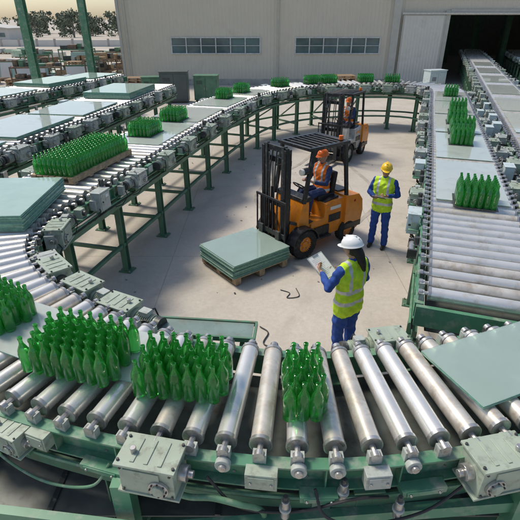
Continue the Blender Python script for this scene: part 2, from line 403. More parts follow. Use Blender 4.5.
# ------------------------------------------------------------------ goods
BPROF=[(0,0),(.036,0),(.0425,.008),(.0425,.165),(.039,.188),(.028,.215),(.0175,.238),(.014,.255),(.014,.278),(.0175,.28),(.0175,.297),(.012,.30),(.009,.285),(0,.28)]
def bottles(x,y,z,rz,nx,ny,sp=.09,jit=.003,tray=None,seg=12,hs=1.):
    mb=MB()
    for i in range(nx):
        for j in range(ny):
            px=(i-(nx-1)/2)*sp+R.uniform(-jit,jit)+(.25*sp*(1 if j%2 else -1) if tray is None else 0); py=(j-(ny-1)/2)*sp*(.90 if tray is None else .98)+R.uniform(-jit,jit)
            mb.lathe([(a,b*hs) for a,b in BPROF],mBOT,TR(px,py,0,R.uniform(0,6)),seg=seg)
    zz=0
    if tray=='pallet':
        w,l=nx*sp+.06,ny*sp+.06; zz=.11
        for k in range(7): mb.box((0,(k-3)*l/7,-.01),(w,l/7*.8,.018),mWOOD)
        for k in(-1,0,1): mb.box((0,k*(l/2-.05),-.055),(w,.08,.07),mWOOD)
        for k in range(5): mb.box(((k-2)*w/4.3,0,-.1),(.09,l,.018),mWOOD)
    if tray=='tray':
        w,l=nx*sp+.03,ny*sp+.03; zz=.012
        mb.box((0,0,-.006),(w,l,.01),mDARK)
    return mb.obj('green_bottles',None,M=TR(x,y,z+zz,rz),ang=50)
def slab(mb,M,lx,ly,th,m):
    mb.box((0,0,0),(lx,ly,th),m,M)
    for s in(-1,1):
        mb.box((0,s*(ly/2+.0006),0),(lx,.0012,th*.8),mSHEETE,M); mb.box((s*(lx/2+.0006),0,0),(.0012,ly,th*.8),mSHEETE,M)
def sheets(x,y,z,rz,lx,ly,n=1,th=.01,m=mSHEET,jit=.01,gap=.0015,name='glass_sheet_stack'):
    mb=MB()
    for i in range(n):
        slab(mb,TR(R.uniform(-jit,jit),R.uniform(-jit,jit),i*(th+gap)+th/2,R.uniform(-jit,jit)*.4),lx,ly,th,m)
    return mb.obj(name,None,M=TR(x,y,z,rz),recalc=True)
ZT=1.804
def online(P,d,off=0):
    p,T,n,hw=P.at(d); q=p+n*off; return q.x,q.y,math.atan2(T.y,T.x)
sheets(-2.0,3.1,ZT,-.42,1.25,.62,1,.008,mSHEETL,name='glass_sheet')
sheets(-1.05,2.74,ZT+.010,-.28,.5,.55,1,.008,mSHEETL,name='glass_sheet')
bottles(-1.33,2.65,ZT+.020,-.25,8,6,sp=.0875,seg=16)
bottles(-.53,2.43,ZT+.010,-.12,7,5,sp=.0875,seg=16)
bottles(.30,2.30,ZT,0,3,6,sp=.0875,seg=16)
bottles(-2.25,3.22,ZT+.010,-.5,6,5,sp=.0875,seg=16)
sheets(2.02,2.73,ZT+.006,.386,1.4,.62,2,.009,mSHEET,name='glass_sheet')
sheets(-3.42,5.75,ZT,1.62,1.5,1.0,20,.009,mSHEETG,.012)
d=nearest(P1,-3.08,7.75); x,y,a=online(P1,d); bottles(x-.0,y,ZT,a,20,8,.09,.003,'pallet')
for (px,py,nx,ny) in((-2.38,10.3,8,6),(-2.0,11.9,7,6),(-1.1,15.5,6,5),(-.55,16.8,6,5)):
    d=nearest(P1,px,py); x,y,a=online(P1,d,.12); bottles(x,y,ZT+.012,a,nx,ny,tray='tray',seg=10)
for (px,py,l) in((-2.42,10.5,2.2),(-1.9,12.8,2.0),(-1.3,15.0,1.9),(-.5,17.05,1.4)):
    d=nearest(P1,px,py); x,y,a=online(P1,d); sheets(x,y,ZT,a,l,1.15,1,.008,mSHEETL,name='glass_sheet')
for (px,py) in((.8,18.6),(2.1,19.45),(2.8,19.75),(4.4,20.0),(5.5,20.0)):
    d=nearest(P1,px,py); x,y,a=online(P1,d); bottles(x,y,ZT,a,7,5,tray='tray',seg=10)
for (py,nx,ny,off) in ((5.98,6,6,.02),(9.5,6,5,0),(10.5,6,6,.06),(11.6,6,5,.0),(13.2,5,5,.1),(16.1,6,5,0)):
    px=2.3+(py-3.85)*.337; d=nearest(P1,px,py); x,y,a=online(P1,d,off); bottles(x,y,ZT+.012,a,nx,ny,seg=12,tray='tray',hs=1.12)
for py in(7.05,9.3,11.55,13.8,16.0):
    px=2.3+(py-3.85)*.337; d=nearest(P1,px,py); x,y,a=online(P1,d); sheets(x,y,ZT,a,2.2,.98,1,.008,mSHEETL,name='glass_sheet')
for (dd,l,n,m) in((1.5,2.2,2,mSHEETL),(4.0,2.3,3,mSHEETL),(6.6,2.4,5,mSHEETL),(9.2,2.2,3,mSHEETL),(12.3,2.4,14,mSHEETG)):
    x,y,a=online(P3,dd); sheets(x,y,ZT,a+.02,l,1.6,n,.012,m)
for (dd,l,n,m) in((2.0,2.4,3,mSHEETL),(5,2.4,2,mSHEETL),(8,2.4,2,mSHEETL),(11,2.4,10,mSHEETG),(13.7,2,3,mSHEETG)):
    x,y,a=online(P4,dd); sheets(x,y,ZT,a,l,1.6,n,.012,m)
for dd in(6,9,12.5,16,20,24):
    x,y,a=online(P2,dd); sheets(x,y,ZT,a,2.6,.95,1,.01,mSHEETL,name='glass_sheet')

def pallet(mb,M,w,l):
    for k in range(7): mb.box((0,(k-3)*(l-.1)/6,.13),(w,.1,.02),mWOOD,M)
    for a in(-1,0,1):
        for b in(-1,0,1): mb.box((a*(w/2-.07),b*(l/2-.05),.07),(.12,.1,.10),mWOOD,M)
        mb.box((a*(w/2-.07),0,.01),(.1,l,.02),mWOOD,M)
FA=math.radians(218); fd=Vector((math.cos(FA),math.sin(FA)))
FO=Vector((.96,8.48))
pc=FO+fd*1.62
pg=empty('loaded_pallet',TR(pc.x+.02,pc.y-.03,.02,FA))
mb=MB(); pallet(mb,None,1.2,1.1); o=mb.obj('pallet',pg)
def childsheets(parent,n,lx,ly,z0,m):
    mb=MB()
    for i in range(n):
        slab(mb,TR(R.uniform(-.02,.02),R.uniform(-.02,.02),z0+i*.0145,R.uniform(-.012,.012)),lx,ly,.012,m)
    mb.obj('glass_sheets',parent)
childsheets(pg,18,1.25,1.1,.15,mSHEET)

# ------------------------------------------------------------------ people
def _ico():
    bm=bmesh.new(); bmesh.ops.create_icosphere(bm,subdivisions=2,radius=1); v=[x.co.copy() for x in bm.verts]; bm.free(); return v
ICO=_ico()
cV=lambda *a: Vector(a)
def cloth(name,col,**k): return mat(name,col,.85,0,.15,14,bump=.8,bscale=11,**k)
mBLUE=cloth('blue_workwear',(.025,.075,.31)); mHIV=cloth('hivis_yellow',(.58,.85,.04)); mHIO=cloth('hivis_orange',(.9,.2,.02))
mSIL=mat('reflective_tape',(.62,.62,.62),.35,.2,.05); mSKIN=mat('skin',(.42,.24,.16),.55,0,.08,30); mHAIR=mat('hair',(.015,.012,.01),.5,0,.3,60,bump=.6,bscale=120)
mSHOE=mat('work_boot',(.03,.025,.02),.6); mLIP=mat('lips',(.35,.13,.10),.5); mNAVY=cloth('navy_workwear',(.03,.05,.13)); mEYE=mat('eye_white',(.7,.7,.68),.2,0,.02); mIRIS=mat('iris',(.02,.012,.008),.15)
def hand(prims,W,f,n,s):
    f=f.normalized(); n=(n-f*n.dot(f)).normalized(); l=f.cross(n)*s
    prims.append(('skin',[(W+l*.016,.019),(W-l*.016,.019),(W+f*.085+l*.028,.0135),(W+f*.085-l*.028,.0135)]))
    for k,(off,ln) in enumerate(((.030,.070),(.010,.080),(-.011,.075),(-.031,.058))):
        p=W+f*.088+l*off; d=f.copy(); r=.0095
        for j,(fr,an) in enumerate(((.45,28),(.32,45),(.25,30))):
            d=(Matrix.Rotation(math.radians(an)*1.0,3,f.cross(n))@d)
            q=p+d*ln*fr; prims.append(('skin',[(p,r),(q,r*.93)])); p=q; r*=.93
    p=W+f*.03+l*.03; d=(f*.65+l*.6+n*.35).normalized(); q=p+d*.04; prims.append(('skin',[(p,.013),(q,.011)]))
    d2=(f*.8+l*.1+n*.5).normalized(); prims.append(('skin',[(q,.011),(q+d2*.032,.009)]))
def person(name,M,pose,helmet=mYEL,vest=mHIV,hair=False,vox=.008,body=mBLUE):
    root=empty(name,M); A=pose; z0=A.get('z0',0.)
    Z=lambda x,y,z: Vector((x,y,z+z0))
    prims=[]
    prims.append(('cloth',[(Z(-.075,0,.93),.10),(Z(.075,0,.93),.10)]))
    w=A.get('w',1.)
    hem=A.get('hem',.86)
    prims.append(('vest',[(Z(-.085*w,0,hem),.120),(Z(.085*w,0,hem),.120),(Z(-.075*w,0,1.08),.110),(Z(.075*w,0,1.08),.110)]))
    prims.append(('vest',[(Z(-.075*w,0,1.08),.110),(Z(.075*w,0,1.08),.110),(Z(-.10*w,0,1.30),.114),(Z(.10*w,0,1.30),.114)]))
    prims.append(('vest',[(Z(-.10*w,0,1.30),.114),(Z(.10*w,0,1.30),.114),(Z(-.15*w,-.01,1.385),.068),(Z(.15*w,-.01,1.385),.068)]))
    prims.append(('vest',[(Z(-.15*w,-.01,1.385),.066),(Z(.15*w,-.01,1.385),.066),(Z(0,-.01,1.43),.065)]))
    prims.append(('cloth',[(Z(0,-.01,1.42),.066),(Z(0,-.005,1.465),.057)]))
    prims.append(('skin',[(Z(0,-.005,1.45),.05),(Z(0,.005,1.53),.05)]))
    H=Matrix.Translation(Z(0,.005,1.50))@Matrix.Rotation(A.get('yaw',0),4,'Z')@Matrix.Rotation(A.get('nod',0),4,'X')
    h=lambda x,y,z: H@Vector((x,y,z))
    prims.append(('hair',[(h(0,-.025,.125),.083),(h(0,-.02,.09),.078)]) if hair else ('skin',[(h(0,-.022,.12),.08),(h(0,-.02,.09),.076)]))
    prims.append(('skin',[(h(0,.015,.12),.076),(h(0,.018,.08),.068),(h(0,.045,.035),.038),(h(-.025,.01,.04),.04),(h(.025,.01,.04),.04)]))
    prims.append(('skin',[(h(0,.088,.105),.011),(h(0,.106,.076),.0125)]))
    prims.append(('skin',[(h(0,.085,.068),.014),(h(.012,.092,.070),.010),(h(-.012,.092,.070),.010)]))
    for s in(-1,1):
        prims.append(('skin',[(h(s*.082,-.005,.10),.014),(h(s*.078,0,.075),.011)]))
        prims.append(('skin',[(h(s*.03,.080,.128),.010),(h(s*.045,.072,.127),.009)]))
    prims.append(('lip',[(h(-.018,.082,.040),.008),(h(.018,.082,.040),.008)]))
    if hair:
        prims.append(('hair',[(h(0,-.07,.07),.062),(h(0,-.095,.02),.055)]))
        prims.append(('hair',[(h(0,-.095,.02),.055),(h(0,-.115,-.06),.042),(h(0.01,-.12,-.15),.022)]))
    for s,k in((-1,'L'),(1,'R')):
        sh=Z(s*.18*w,-.01,1.385); el=A['el'+k]; wr=A['wr'+k]
        prims.append(('cloth',[(sh,.064),(sh.lerp(el,.5),.058),]))
        prims.append(('cloth',[(sh.lerp(el,.5),.058),(el,.050)]))
        fo=(wr-el).normalized()
        prims.append(('cloth',[(el,.051),(wr-fo*.02,.038)]))
        prims.append(('skin',[(el,.03),(wr+fo*.01,.024)]))
        hand(prims,wr+fo*.012,A['hf'+k],A['hn'+k],1 if k=='R' else -1)
        hp=A.get('hip'+k,Z(s*.09,0,.92)); kn=A['kn'+k]; an=A['an'+k]; fy=A.get('foot'+k,Vector((0,1,0)))
        prims.append(('cloth',[(hp,.105),(hp.lerp(kn,.5),.09)])); prims.append(('cloth',[(hp.lerp(kn,.5),.09),(kn,.072)]))
        prims.append(('cloth',[(kn,.072),(kn.lerp(an,.35)-fy*.012,.07)])); prims.append(('cloth',[(kn.lerp(an,.35)-fy*.012,.07),(an,.064)]))
        b=Vector((an.x,an.y,an.z-.09))
        prims.append(('shoe',[(an,.045),(b-fy*.04+Vector((0,0,.045)),.042)]))
        prims.append(('shoe',[(b-fy*.045+Vector((0,0,.04)),.04),(b+fy*.03+Vector((0,0,.05)),.042),(b+fy*.14+Vector((0,0,.033)),.033)]))
    bm=bmesh.new()
    for lab,sp in prims:
        vs=[bm.verts.new(c+i*r) for c,r in sp for i in ICO]
        g=bmesh.ops.convex_hull(bm,input=vs)
        dele=list({v for v in g['geom_interior']+g['geom_unused'] if isinstance(v,bmesh.types.BMVert)})
        if dele: bmesh.ops.delete(bm,geom=dele,context='VERTS')
    me=bpy.data.meshes.new('tmp'); bm.to_mesh(me); bm.free()
    ob=bpy.data.objects.new('tmp',me); COL.objects.link(ob)
    rm=ob.modifiers.new('r','REMESH'); rm.mode='VOXEL'; rm.voxel_size=vox; rm.use_smooth_shade=True
    sm=ob.modifiers.new('s','SMOOTH'); sm.factor=.5; sm.iterations=3
    dg=bpy.context.evaluated_depsgraph_get(); me2=bpy.data.meshes.new_from_object(ob.evaluated_get(dg))
    bpy.data.objects.remove(ob)
    n=len(me2.polygons); C=np.zeros(n*3); me2.polygons.foreach_get('center',C); C=C.reshape(-1,3)
    best=np.full(n,1e9); lab=np.zeros(n,int)
    labs=['cloth','vest','skin','shoe','hair','lip','sil']
    for l,sp in prims:
        pr=[(sp[i],sp[j]) for i in range(len(sp)) for j in range(i+1,len(sp))]
        dm=np.full(n,1e9)
        for (a,ra),(b,rb) in pr:
            a_=np.array(a);ab=np.array(b)-a_; t=np.clip(((C-a_)@ab)/max(1e-9,ab@ab),0,1)
            dd=np.linalg.norm(C-(a_+t[:,None]*ab),axis=1)-(ra+(rb-ra)*t); dm=np.minimum(dm,dd)
        if l=='vest': dm-=.004
        k=dm<best; best[k]=dm[k]; lab[k]=labs.index(l)
    nv=len(me2.vertices); V=np.zeros(nv*3); me2.vertices.foreach_get('co',V); V=V.reshape(-1,3)
    NN=np.zeros(nv*3); me2.vertices.foreach_get('normal',NN); NN=NN.reshape(-1,3)
    gar=np.zeros(nv)
    for p_,lb in zip(me2.polygons,lab):
        if lb in(0,1):
            for vi in p_.vertices: gar[vi]=1
    fold=(np.sin(V[:,2]*46+np.sin(V[:,0]*23)*2.2+V[:,1]*17)+np.sin(V[:,2]*27-V[:,0]*38+V[:,1]*21+1.3)+.6*np.sin(V[:,2]*71+V[:,0]*50))*.0036
    V=V+NN*(fold*gar)[:,None]; me2.vertices.foreach_set('co',V.ravel())
    z=C[:,2]-z0; ax=np.abs(C[:,0])
    st=(lab==1)&(((z>.93)&(z<.98))|((z>1.08)&(z<1.13))|((ax>.075)&(ax<.118)&(z>1.13)))
    lab[st]=6
    for m in (body,vest,mSKIN,mSHOE,mHAIR,mLIP,mSIL): me2.materials.append(m)
    me2.polygons.foreach_set('material_index',lab.astype(np.int32)); me2.shade_smooth(); me2.update()
    bo=bpy.data.objects.new('body',me2); COL.objects.link(bo); bo.parent=root
    e=MB()
    for s in(-1,1):
        c=H@Matrix.Translation((s*.031,.076,.105)); e.lathe([(0,-.011),(.008,-.008),(.011,0),(.008,.008),(0,.011)],mEYE,c,seg=10)
        c=H@Matrix.Translation((s*.031,.0845,.105)); e.lathe([(0,-.005),(.004,-.003),(.005,0),(.004,.003),(0,.005)],mIRIS,c,seg=8)
    e.obj('eyes',root)
    hm=MB(); MH=H@Matrix.Translation((0,-.005,.135))@Matrix.Diagonal((.92,1.12,1,1))
    pr=[(.118,-.004),(.121,.004),(.113,.012)]+[(.113*math.cos(t),.012+.105*math.sin(t)) for t in [i*math.pi/2/9 for i in range(1,10)]]
    hm.lathe(pr,helmet,MH,seg=28)
    hm.lathe([(.110,-.002),(.108,.012)]+[(.107*math.cos(t),.012+.099*math.sin(t)) for t in [i*math.pi/2/7 for i in range(1,8)]],helmet,MH,seg=28)
    vs=[];k=12
    for i in range(k+1):
        t=math.radians(25+130*i/k); ex=.05*math.sin(math.pi*i/k)
        vs+= [(.113*math.cos(t),.113*math.sin(t),.008),(.113*math.cos(t),(.116+ex)*math.sin(t)+.0,-.004)]
    fs=[(2*i,2*i+1,2*i+3,2*i+2) for i in range(k)]
    hm.add(vs,fs,helmet,MH)
    hm.beam((0,-.09,.085),(0,.09,.085),.02,.012,helmet,MH); hm.beam((0,-.06,.11),(0,.06,.11),.024,.012,helmet,MH)
    ho=hm.obj('hard_hat',root,ang=50)
    return root
wpose=dict(elL=cV(-.27,.06,1.15),wrL=cV(-.17,.30,1.20),elR=cV(.27,.03,1.13),wrR=cV(.10,.27,1.12),
 hfL=cV(.25,.9,.25),hnL=cV(.8,0,.5),hfR=cV(-.45,.85,.1),hnR=cV(-.4,-.3,.9),
 knL=cV(-.11,.02,.49),anL=cV(-.13,-.02,.09),knR=cV(.11,.04,.49),anR=cV(.12,.02,.09),yaw=.25,nod=-.22,w=1.0,hem=.84)
wm=person('factory_worker',TR(1.11,4.74,0,math.radians(34),1.07),wpose,mWHITE,mHIV,True,.0075)
cb=MB(); M=Matrix.Translation((-.06,.42,1.21))@Matrix.Rotation(math.radians(35),4,'X')@Matrix.Rotation(.15,4,'Z')
cb.box((0,0,0),(.25,.34,.005),mBOX2,M); cb.box((0,-.005,.0045),(.225,.315,.004),mPAPER,M); cb.box((0,.155,.010),(.09,.02,.012),mSTEEL,M)
mINK=mat('print_grey',(.4,.4,.4),.7)
for k in range(12): cb.box((-.02+R.uniform(-.02,.02),.11-.02*k,.0068),(.14+R.uniform(-.03,.02),.004,.0006),mINK,M)
cb.obj('clipboard',wm)
mpose=dict(elL=cV(-.28,-.02,1.13),wrL=cV(-.13,.21,1.17),elR=cV(.28,-.02,1.13),wrR=cV(.12,.22,1.12),
 hfL=cV(.5,.8,.1),hnL=cV(.4,-.1,.8),hfR=cV(-.5,.8,.1),hnR=cV(-.3,-.1,.9),
 knL=cV(-.12,.03,.49),anL=cV(-.14,-.01,.09),knR=cV(.11,.02,.49),anR=cV(.13,0,.09),yaw=.25,nod=-.15)
mn=person('factory_worker',TR(2.38,8.25,0,math.radians(150),1.0),mpose,mYEL,mHIV,False,.0085)
cb=MB(); M=Matrix.Translation((0,.33,1.16))@Matrix.Rotation(math.radians(25),4,'X')
cb.box((0,0,0),(.24,.20,.006),mDARK,M); cb.box((0,0,.005),(.21,.17,.003),mPAPER,M); cb.obj('clipboard',mn)

# ------------------------------------------------------------------ forklift
def wheel(mb,x,y,r,w,rim):
    M=Matrix.Translation((x,y,r))@Matrix.Rotation(math.pi/2,4,'X')
    mb.lathe([(r*.55,-w/2),(r*.9,-w/2),(r,-w*.36),(r,w*.36),(r*.9,w/2),(r*.55,w/2),(r*.5,w*.3),(r*.5,-w*.3),(r*.55,-w/2)],mRUB,M,seg=32)
    mb.lathe([(0,-w*.38),(r*.2,-w*.38),(r*.25,-w*.25),(r*.5,-w*.3),(r*.55,-w*.48),(r*.55,w*.48),(r*.5,w*.3),(r*.25,w*.25),(r*.2,w*.38),(0,w*.38)],rim,M,seg=24)
    for k in range(24):
        a=k*2*math.pi/24
        mb.box((x+math.cos(a)*r*.985,y,r+math.sin(a)*r*.985),(.018,w*.8,.03),mRUB,None,rot=Matrix.Rotation(-a,3,'Y'))
    for k in range(6):
        a=k*math.pi/3
        for s in(-1,1): mb.cyl((x+math.cos(a)*r*.33,y+s*w*.28,r+math.sin(a)*r*.33),(x+math.cos(a)*r*.33,y+s*w*.36,r+math.sin(a)*r*.33),.014,mSTEEL,seg=6)
def forklift(M,lift=.0,hh=2.2,body=mORANGE,cw=mORANGE):
    root=empty('forklift',M)
    b=MB()
    b.prism([(-.55,.28),(.30,.28),(.30,.62),(.16,.66),(-.05,.66),(-.1,.95),(-.62,1.0),(-.62,.28)],-.43,.43,body)
    b.prism([(-.52,.955),(-.12,.90),(-.12,.955),(-.5,1.03)],-.36,.36,mBLACK)
    b.prism([(-.60,.24),(-.98,.24),(-1.10,.34),(-1.14,.62),(-1.10,.86),(-.98,1.0),(-.60,1.03)],-.50,.50,cw)
    b.box((-1.13,0,.46),(.05,.62,.10),mBLACK); b.box((-1.12,0,.75),(.05,.5,.16),mBLACK)
    for k in range(5): b.box((-1.15,0,.69+.03*k),(.02,.46,.012),mDARK)
    b.box((-.80,0,1.035),(.3,.4,.03),mBLACK)
    for s in(-1,1):
        b.box((-.85,s*.503,.34),(.5,.012,.12),mBLACK)
        b.box((.02,s*.47,.30),(.42,.12,.04),mBLACK); b.box((.02,s*.45,.42),(.40,.03,.2),mBLACK)
        pts=[]
        for k in range(9):
            a=math.radians(10+k*20); pts.append((.55+math.cos(a)*.35,.30+math.sin(a)*.35))
        inner=[(.55+math.cos(math.radians(10+k*20))*.325,.30+math.sin(math.radians(10+k*20))*.325) for k in range(8,-1,-1)]
        b.prism(pts+inner,s*.36,s*.59,mBLACK)
        b.box((-.35,s*.437,.62),(.34,.012,.16),mBLACK)
        b.box((-.36,s*.437,.83),(.30,.012,.07),mPAPER if body is mORANGE else mORANGE)
        b.cyl((-.86,s*.36,.88),(-.86,s*.505,.88),.03,mRED)
    b.prism([(.30,.30),(.62,.30),(.62,.72),(.50,1.12),(.36,1.12),(.34,.62),(.30,.62)],-.40,.40,body)
    b.prism([(.30,1.10),(.52,1.10),(.50,1.17),(.33,1.20)],-.41,.41,mBLACK)
    b.box((.12,0,.64),(.42,.76,.02),mDARK)
    b.obj('chassis',root,bevel=.018)
    g=MB()
    for s in(-1,1):
        g.beam((.52,s*.42,1.1),(.34,s*.43,2.1),.055,.075,mBLACK); g.beam((-.66,s*.43,1.0),(-.50,s*.43,2.1),.055,.075,mBLACK)
        g.beam((.42,s*.43,2.11),(-.56,s*.43,2.11),.07,.06,mBLACK)
        g.cyl((.56,s*.40,1.72),(.61,s*.40,1.72),.06,mLAMP,seg=16); g.cyl((.44,s*.40,1.72),(.56,s*.40,1.72),.065,mBLACK,seg=16)
    for k in range(8): g.beam((.40-.13*k,-.43,2.115),(.40-.13*k,.43,2.115),.035,.045,mBLACK)
    g.beam((.42,-.46,2.11),(.42,.46,2.11),.06,.06,mBLACK); g.beam((-.57,-.46,2.11),(-.57,.46,2.11),.06,.06,mBLACK)
    g.cyl((-.62,0,1.1),(-.62,0,1.45),.012,mDARK); g.cyl((-.5,.3,2.14),(-.5,.3,2.22),.045,mORG)
    g.obj('overhead_guard',root,bevel=.005)
    c=MB()
    c.box((-.30,0,1.0),(.46,.46,.12),mSEAT); c.box((-.52,0,1.25),(.10,.44,.46),mSEAT,rot=Matrix.Rotation(-.15,3,'Y'))
    c.obj('seat',root,bevel=.03)
    c=MB()
    c.cyl((.40,0,1.05),(.24,0,1.26),.02,mBLACK)
    Mw=Matrix.Translation((.23,0,1.27))@Matrix.Rotation(math.radians(-38),4,'Y')
    ring=[Mw@Vector((.16*math.cos(a),.16*math.sin(a),0)) for a in [i*2*math.pi/24 for i in range(25)]]
    c.tube(ring,.014,mBLACK)
    for a in(0,2.1,4.2): c.beam(Mw@Vector((0,0,-.01)),Mw@Vector((.16*math.cos(a),.16*math.sin(a),0)),.02,.012,mBLACK)
    for k in range(3): c.cyl((.36,-.22-.05*k,1.15),(.30,-.22-.05*k,1.3),.008,mDARK); c.lathe([(0,0),(.016,.01),(.016,.025),(0,.035)],mBLACK,Matrix.Translation((.30,-.22-.05*k,1.29)),seg=10)
    c.obj('steering_wheel',root)
    m=MB()
    for s in(-1,1):
        m.box((.86,s*.33,hh/2+.05),(.14,.02,hh-.1),mBLACK); m.box((.92,s*.305,hh/2+.05),(.02,.07,hh-.1),mBLACK); m.box((.80,s*.305,hh/2+.05),(.02,.07,hh-.1),mBLACK)
        m.box((.87,s*.25,hh/2+.08),(.10,.02,hh-.06),mDARK); m.box((.91,s*.225,hh/2+.08),(.02,.05,hh-.06),mDARK)
        m.cyl((.80,s*.17,.2),(.80,s*.17,1.35),.038,mBLACK); m.cyl((.80,s*.17,1.35),(.80,s*.17,hh),.022,mSTEEL)
        m.box((.93,s*.12,1.3),(.012,.03,1.5),mDARK)
        m.beam((.78,s*.32,.75),(.45,s*.34,.62),.06,.06,mDARK)
        m.tube(curve_pts([Vector((.9,s*.06,hh-.05)),Vector((.95,s*.07,1.7)),Vector((.96,s*.06,1.1)),Vector((.93,s*.08,.6))]),.013,mHOSE)
    for z in(.22,1.05,hh-.25,hh-.02): m.box((.80 if z<hh-.1 else .87,0,z),(.05,.66,.10),mBLACK)
    m.obj('mast',root,bevel=.004)
    k=MB(); z=lift
    k.box((.97,0,z+.16),(.04,.86,.12),mBLACK); k.box((.97,0,z+.52),(.04,.86,.10),mBLACK)
    for i in range(8): k.box((.98,-.42+i*.12,z+.75 if i not in(0,7) else z+.68),(.025,.025,1.0 if i in(0,7) else .9),mBLACK)
    k.box((.98,0,z+1.2),(.03,.88,.045),mBLACK)
    for s in(-1,1):
        k.box((1.01,s*.25,z+.33),(.045,.11,.56),mDARK); k.prism([(.99,z+.05),(2.05,z+.065),(2.05,z+.075),(1.2,z+.1),(.99,z+.1)],s*.25-.055,s*.25+.055,mDARK)
    k.obj('fork_carriage',root,bevel=.004)
    w=MB()
    for s in(-1,1): wheel(w,.55,s*.475,.30,.20,body); wheel(w,-.72,s*.42,.235,.17,body)
    w.cyl((.55,-.4,.3),(.55,.4,.3),.06,mDARK); w.cyl((-.72,-.35,.235),(-.72,.35,.235),.05,mDARK)
    w.obj('wheels',root)
    return root
FM=TR(FO.x,FO.y,0,FA,.98); forklift(FM,.0,2.15)
FM2=TR(2.72,15.1,0,math.radians(236),.97); forklift(FM2,.05,2.15,mLGREY,mORANGE)
def driver(FM,helmet,vest):
    z0=.17
    dp=dict(z0=z0,elL=cV(-.25,.12,1.17+z0-.05),wrL=cV(-.13,.34,1.16+z0),elR=cV(.25,.12,1.17+z0-.05),wrR=cV(.13,.34,1.16+z0),
     hfL=cV(.3,.6,.35),hnL=cV(.5,.5,-.6),hfR=cV(-.3,.6,.35),hnR=cV(-.5,.5,-.6),
     hipL=cV(-.09,.0,1.07),hipR=cV(.09,.0,1.07),knL=cV(-.14,.42,1.10),knR=cV(.14,.42,1.10),anL=cV(-.13,.50,.74),anR=cV(.13,.50,.74),hem=.93,nod=-.1)
    return person('forklift_driver',FM@TR(-.36,0,-.0,-math.pi/2),dp,helmet,vest,False,.011,mNAVY)
driver(FM,mORG,mHIO); driver(FM2,mORG,mHIO)

# ------------------------------------------------------------------ ground
def floor_mat():
    m=bpy.data.materials.new('concrete_floor'); m.use_nodes=True; N=m.node_tree.nodes; L=m.node_tree.links; b=N['Principled BSDF']
    tc=N.new('ShaderNodeTexCoord')
    def noise(s,d=5,r=.6,dist=0):
        n=N.new('ShaderNodeTexNoise'); n.inputs['Scale'].default_value=s; n.inputs['Detail'].default_value=d; n.inputs['Roughness'].default_value=r; n.inputs['Distortion'].default_value=dist
        L.new(tc.outputs['Object'],n.inputs['Vector']); return n.outputs['Fac']
    def ramp(f,p0,p1,c0,c1):
        r=N.new('ShaderNodeValToRGB'); r.color_ramp.elements[0].position=p0; r.color_ramp.elements[1].position=p1
        r.color_ramp.elements[0].color=(*c0,1); r.color_ramp.elements[1].color=(*c1,1); L.new(f,r.inputs['Fac']); return r.outputs['Color']
    def mix(f,a,b_,mode='MIX'):
        x=N.new('ShaderNodeMix'); x.data_type='RGBA'; x.blend_type=mode
        if isinstance(f,float): x.inputs[0].default_value=f
        else: L.new(f,x.inputs[0])
        L.new(a,x.inputs[6])
        if isinstance(b_,tuple): x.inputs[7].default_value=(*b_,1)
        else: L.new(b_,x.inputs[7])
        return x.outputs[2]
    base=ramp(noise(.5),.3,.7,(.50,.45,.38),(.60,.545,.47))
    fine=ramp(noise(14,6,.75),.3,.7,(.86,.86,.86),(1.05,1.05,1.05))
    c=mix(1.,base,fine,'MULTIPLY')
    st=ramp(noise(.9,6,.6,1.5),.52,.70,(0,0,0),(.55,.55,.55)); c=mix(st,c,(.38,.335,.275))
    st=ramp(noise(3.2,5,.6,.6),.65,.77,(0,0,0),(.5,.5,.5)); c=mix(st,c,(.27,.24,.20))
    br=N.new('ShaderNodeTexBrick'); br.offset=0; br.inputs['Scale'].default_value=1; br.inputs['Brick Width'].default_value=4.2; br.inputs['Row Height'].default_value=4.2; br.inputs['Mortar Size'].default_value=.009; br.inputs['Mortar Smooth'].default_value=.3
    mp=N.new('ShaderNodeMapping'); mp.inputs['Location'].default_value=(1.7,.6,0); L.new(tc.outputs['Object'],mp.inputs['Vector']); L.new(mp.outputs[0],br.inputs['Vector'])
    j=ramp(br.outputs['Fac'],0,1,(0,0,0),(.55,.55,.55)); c=mix(j,c,(.26,.23,.19))
    L.new(c,b.inputs['Base Color'])
    rg=N.new('ShaderNodeMapRange'); rg.inputs['To Min'].default_value=.35; rg.inputs['To Max'].default_value=.75; L.new(noise(.8,4),rg.inputs['Value']); L.new(rg.outputs['Result'],b.inputs['Roughness'])
    bp=N.new('ShaderNodeBump'); bp.inputs['Strength'].default_value=.15; bp.inputs['Distance'].default_value=.02; L.new(noise(20,3),bp.inputs['Height']); L.new(bp.outputs['Normal'],b.inputs['Normal'])
    return m
def plane(name,x0,x1,y0,y1,z,m):
    mb=MB(); mb.add([(x0,y0,z),(x1,y0,z),(x1,y1,z),(x0,y1,z)],[(0,1,2,3)],m); return mb.obj(name,recalc=False)
plane('ground',-1500,1500,-200,2800,0,mat('yard_dirt',(.44,.39,.32),.9,0,.15,.15,(.52,.48,.41),.5,dscale=.4))
plane('concrete_floor',-16,30,-6,33.7,.004,floor_mat())
db=MB()
for i in range(60):
    x=R.uniform(-2.5,4);y=R.uniform(4.2,17);s=R.uniform(.008,.028)
    db.box((x,y,.006+s*.2),(s*R.uniform(1,2.5),s,s*.4),R.choice([mWOOD,mDARK,mSTEEL,mWOOD]),rz=R.uniform(0,3))
db.obj('floor_debris')
tm=mat('tyre_mark',(.38,.34,.29),.7,0,.2,3)
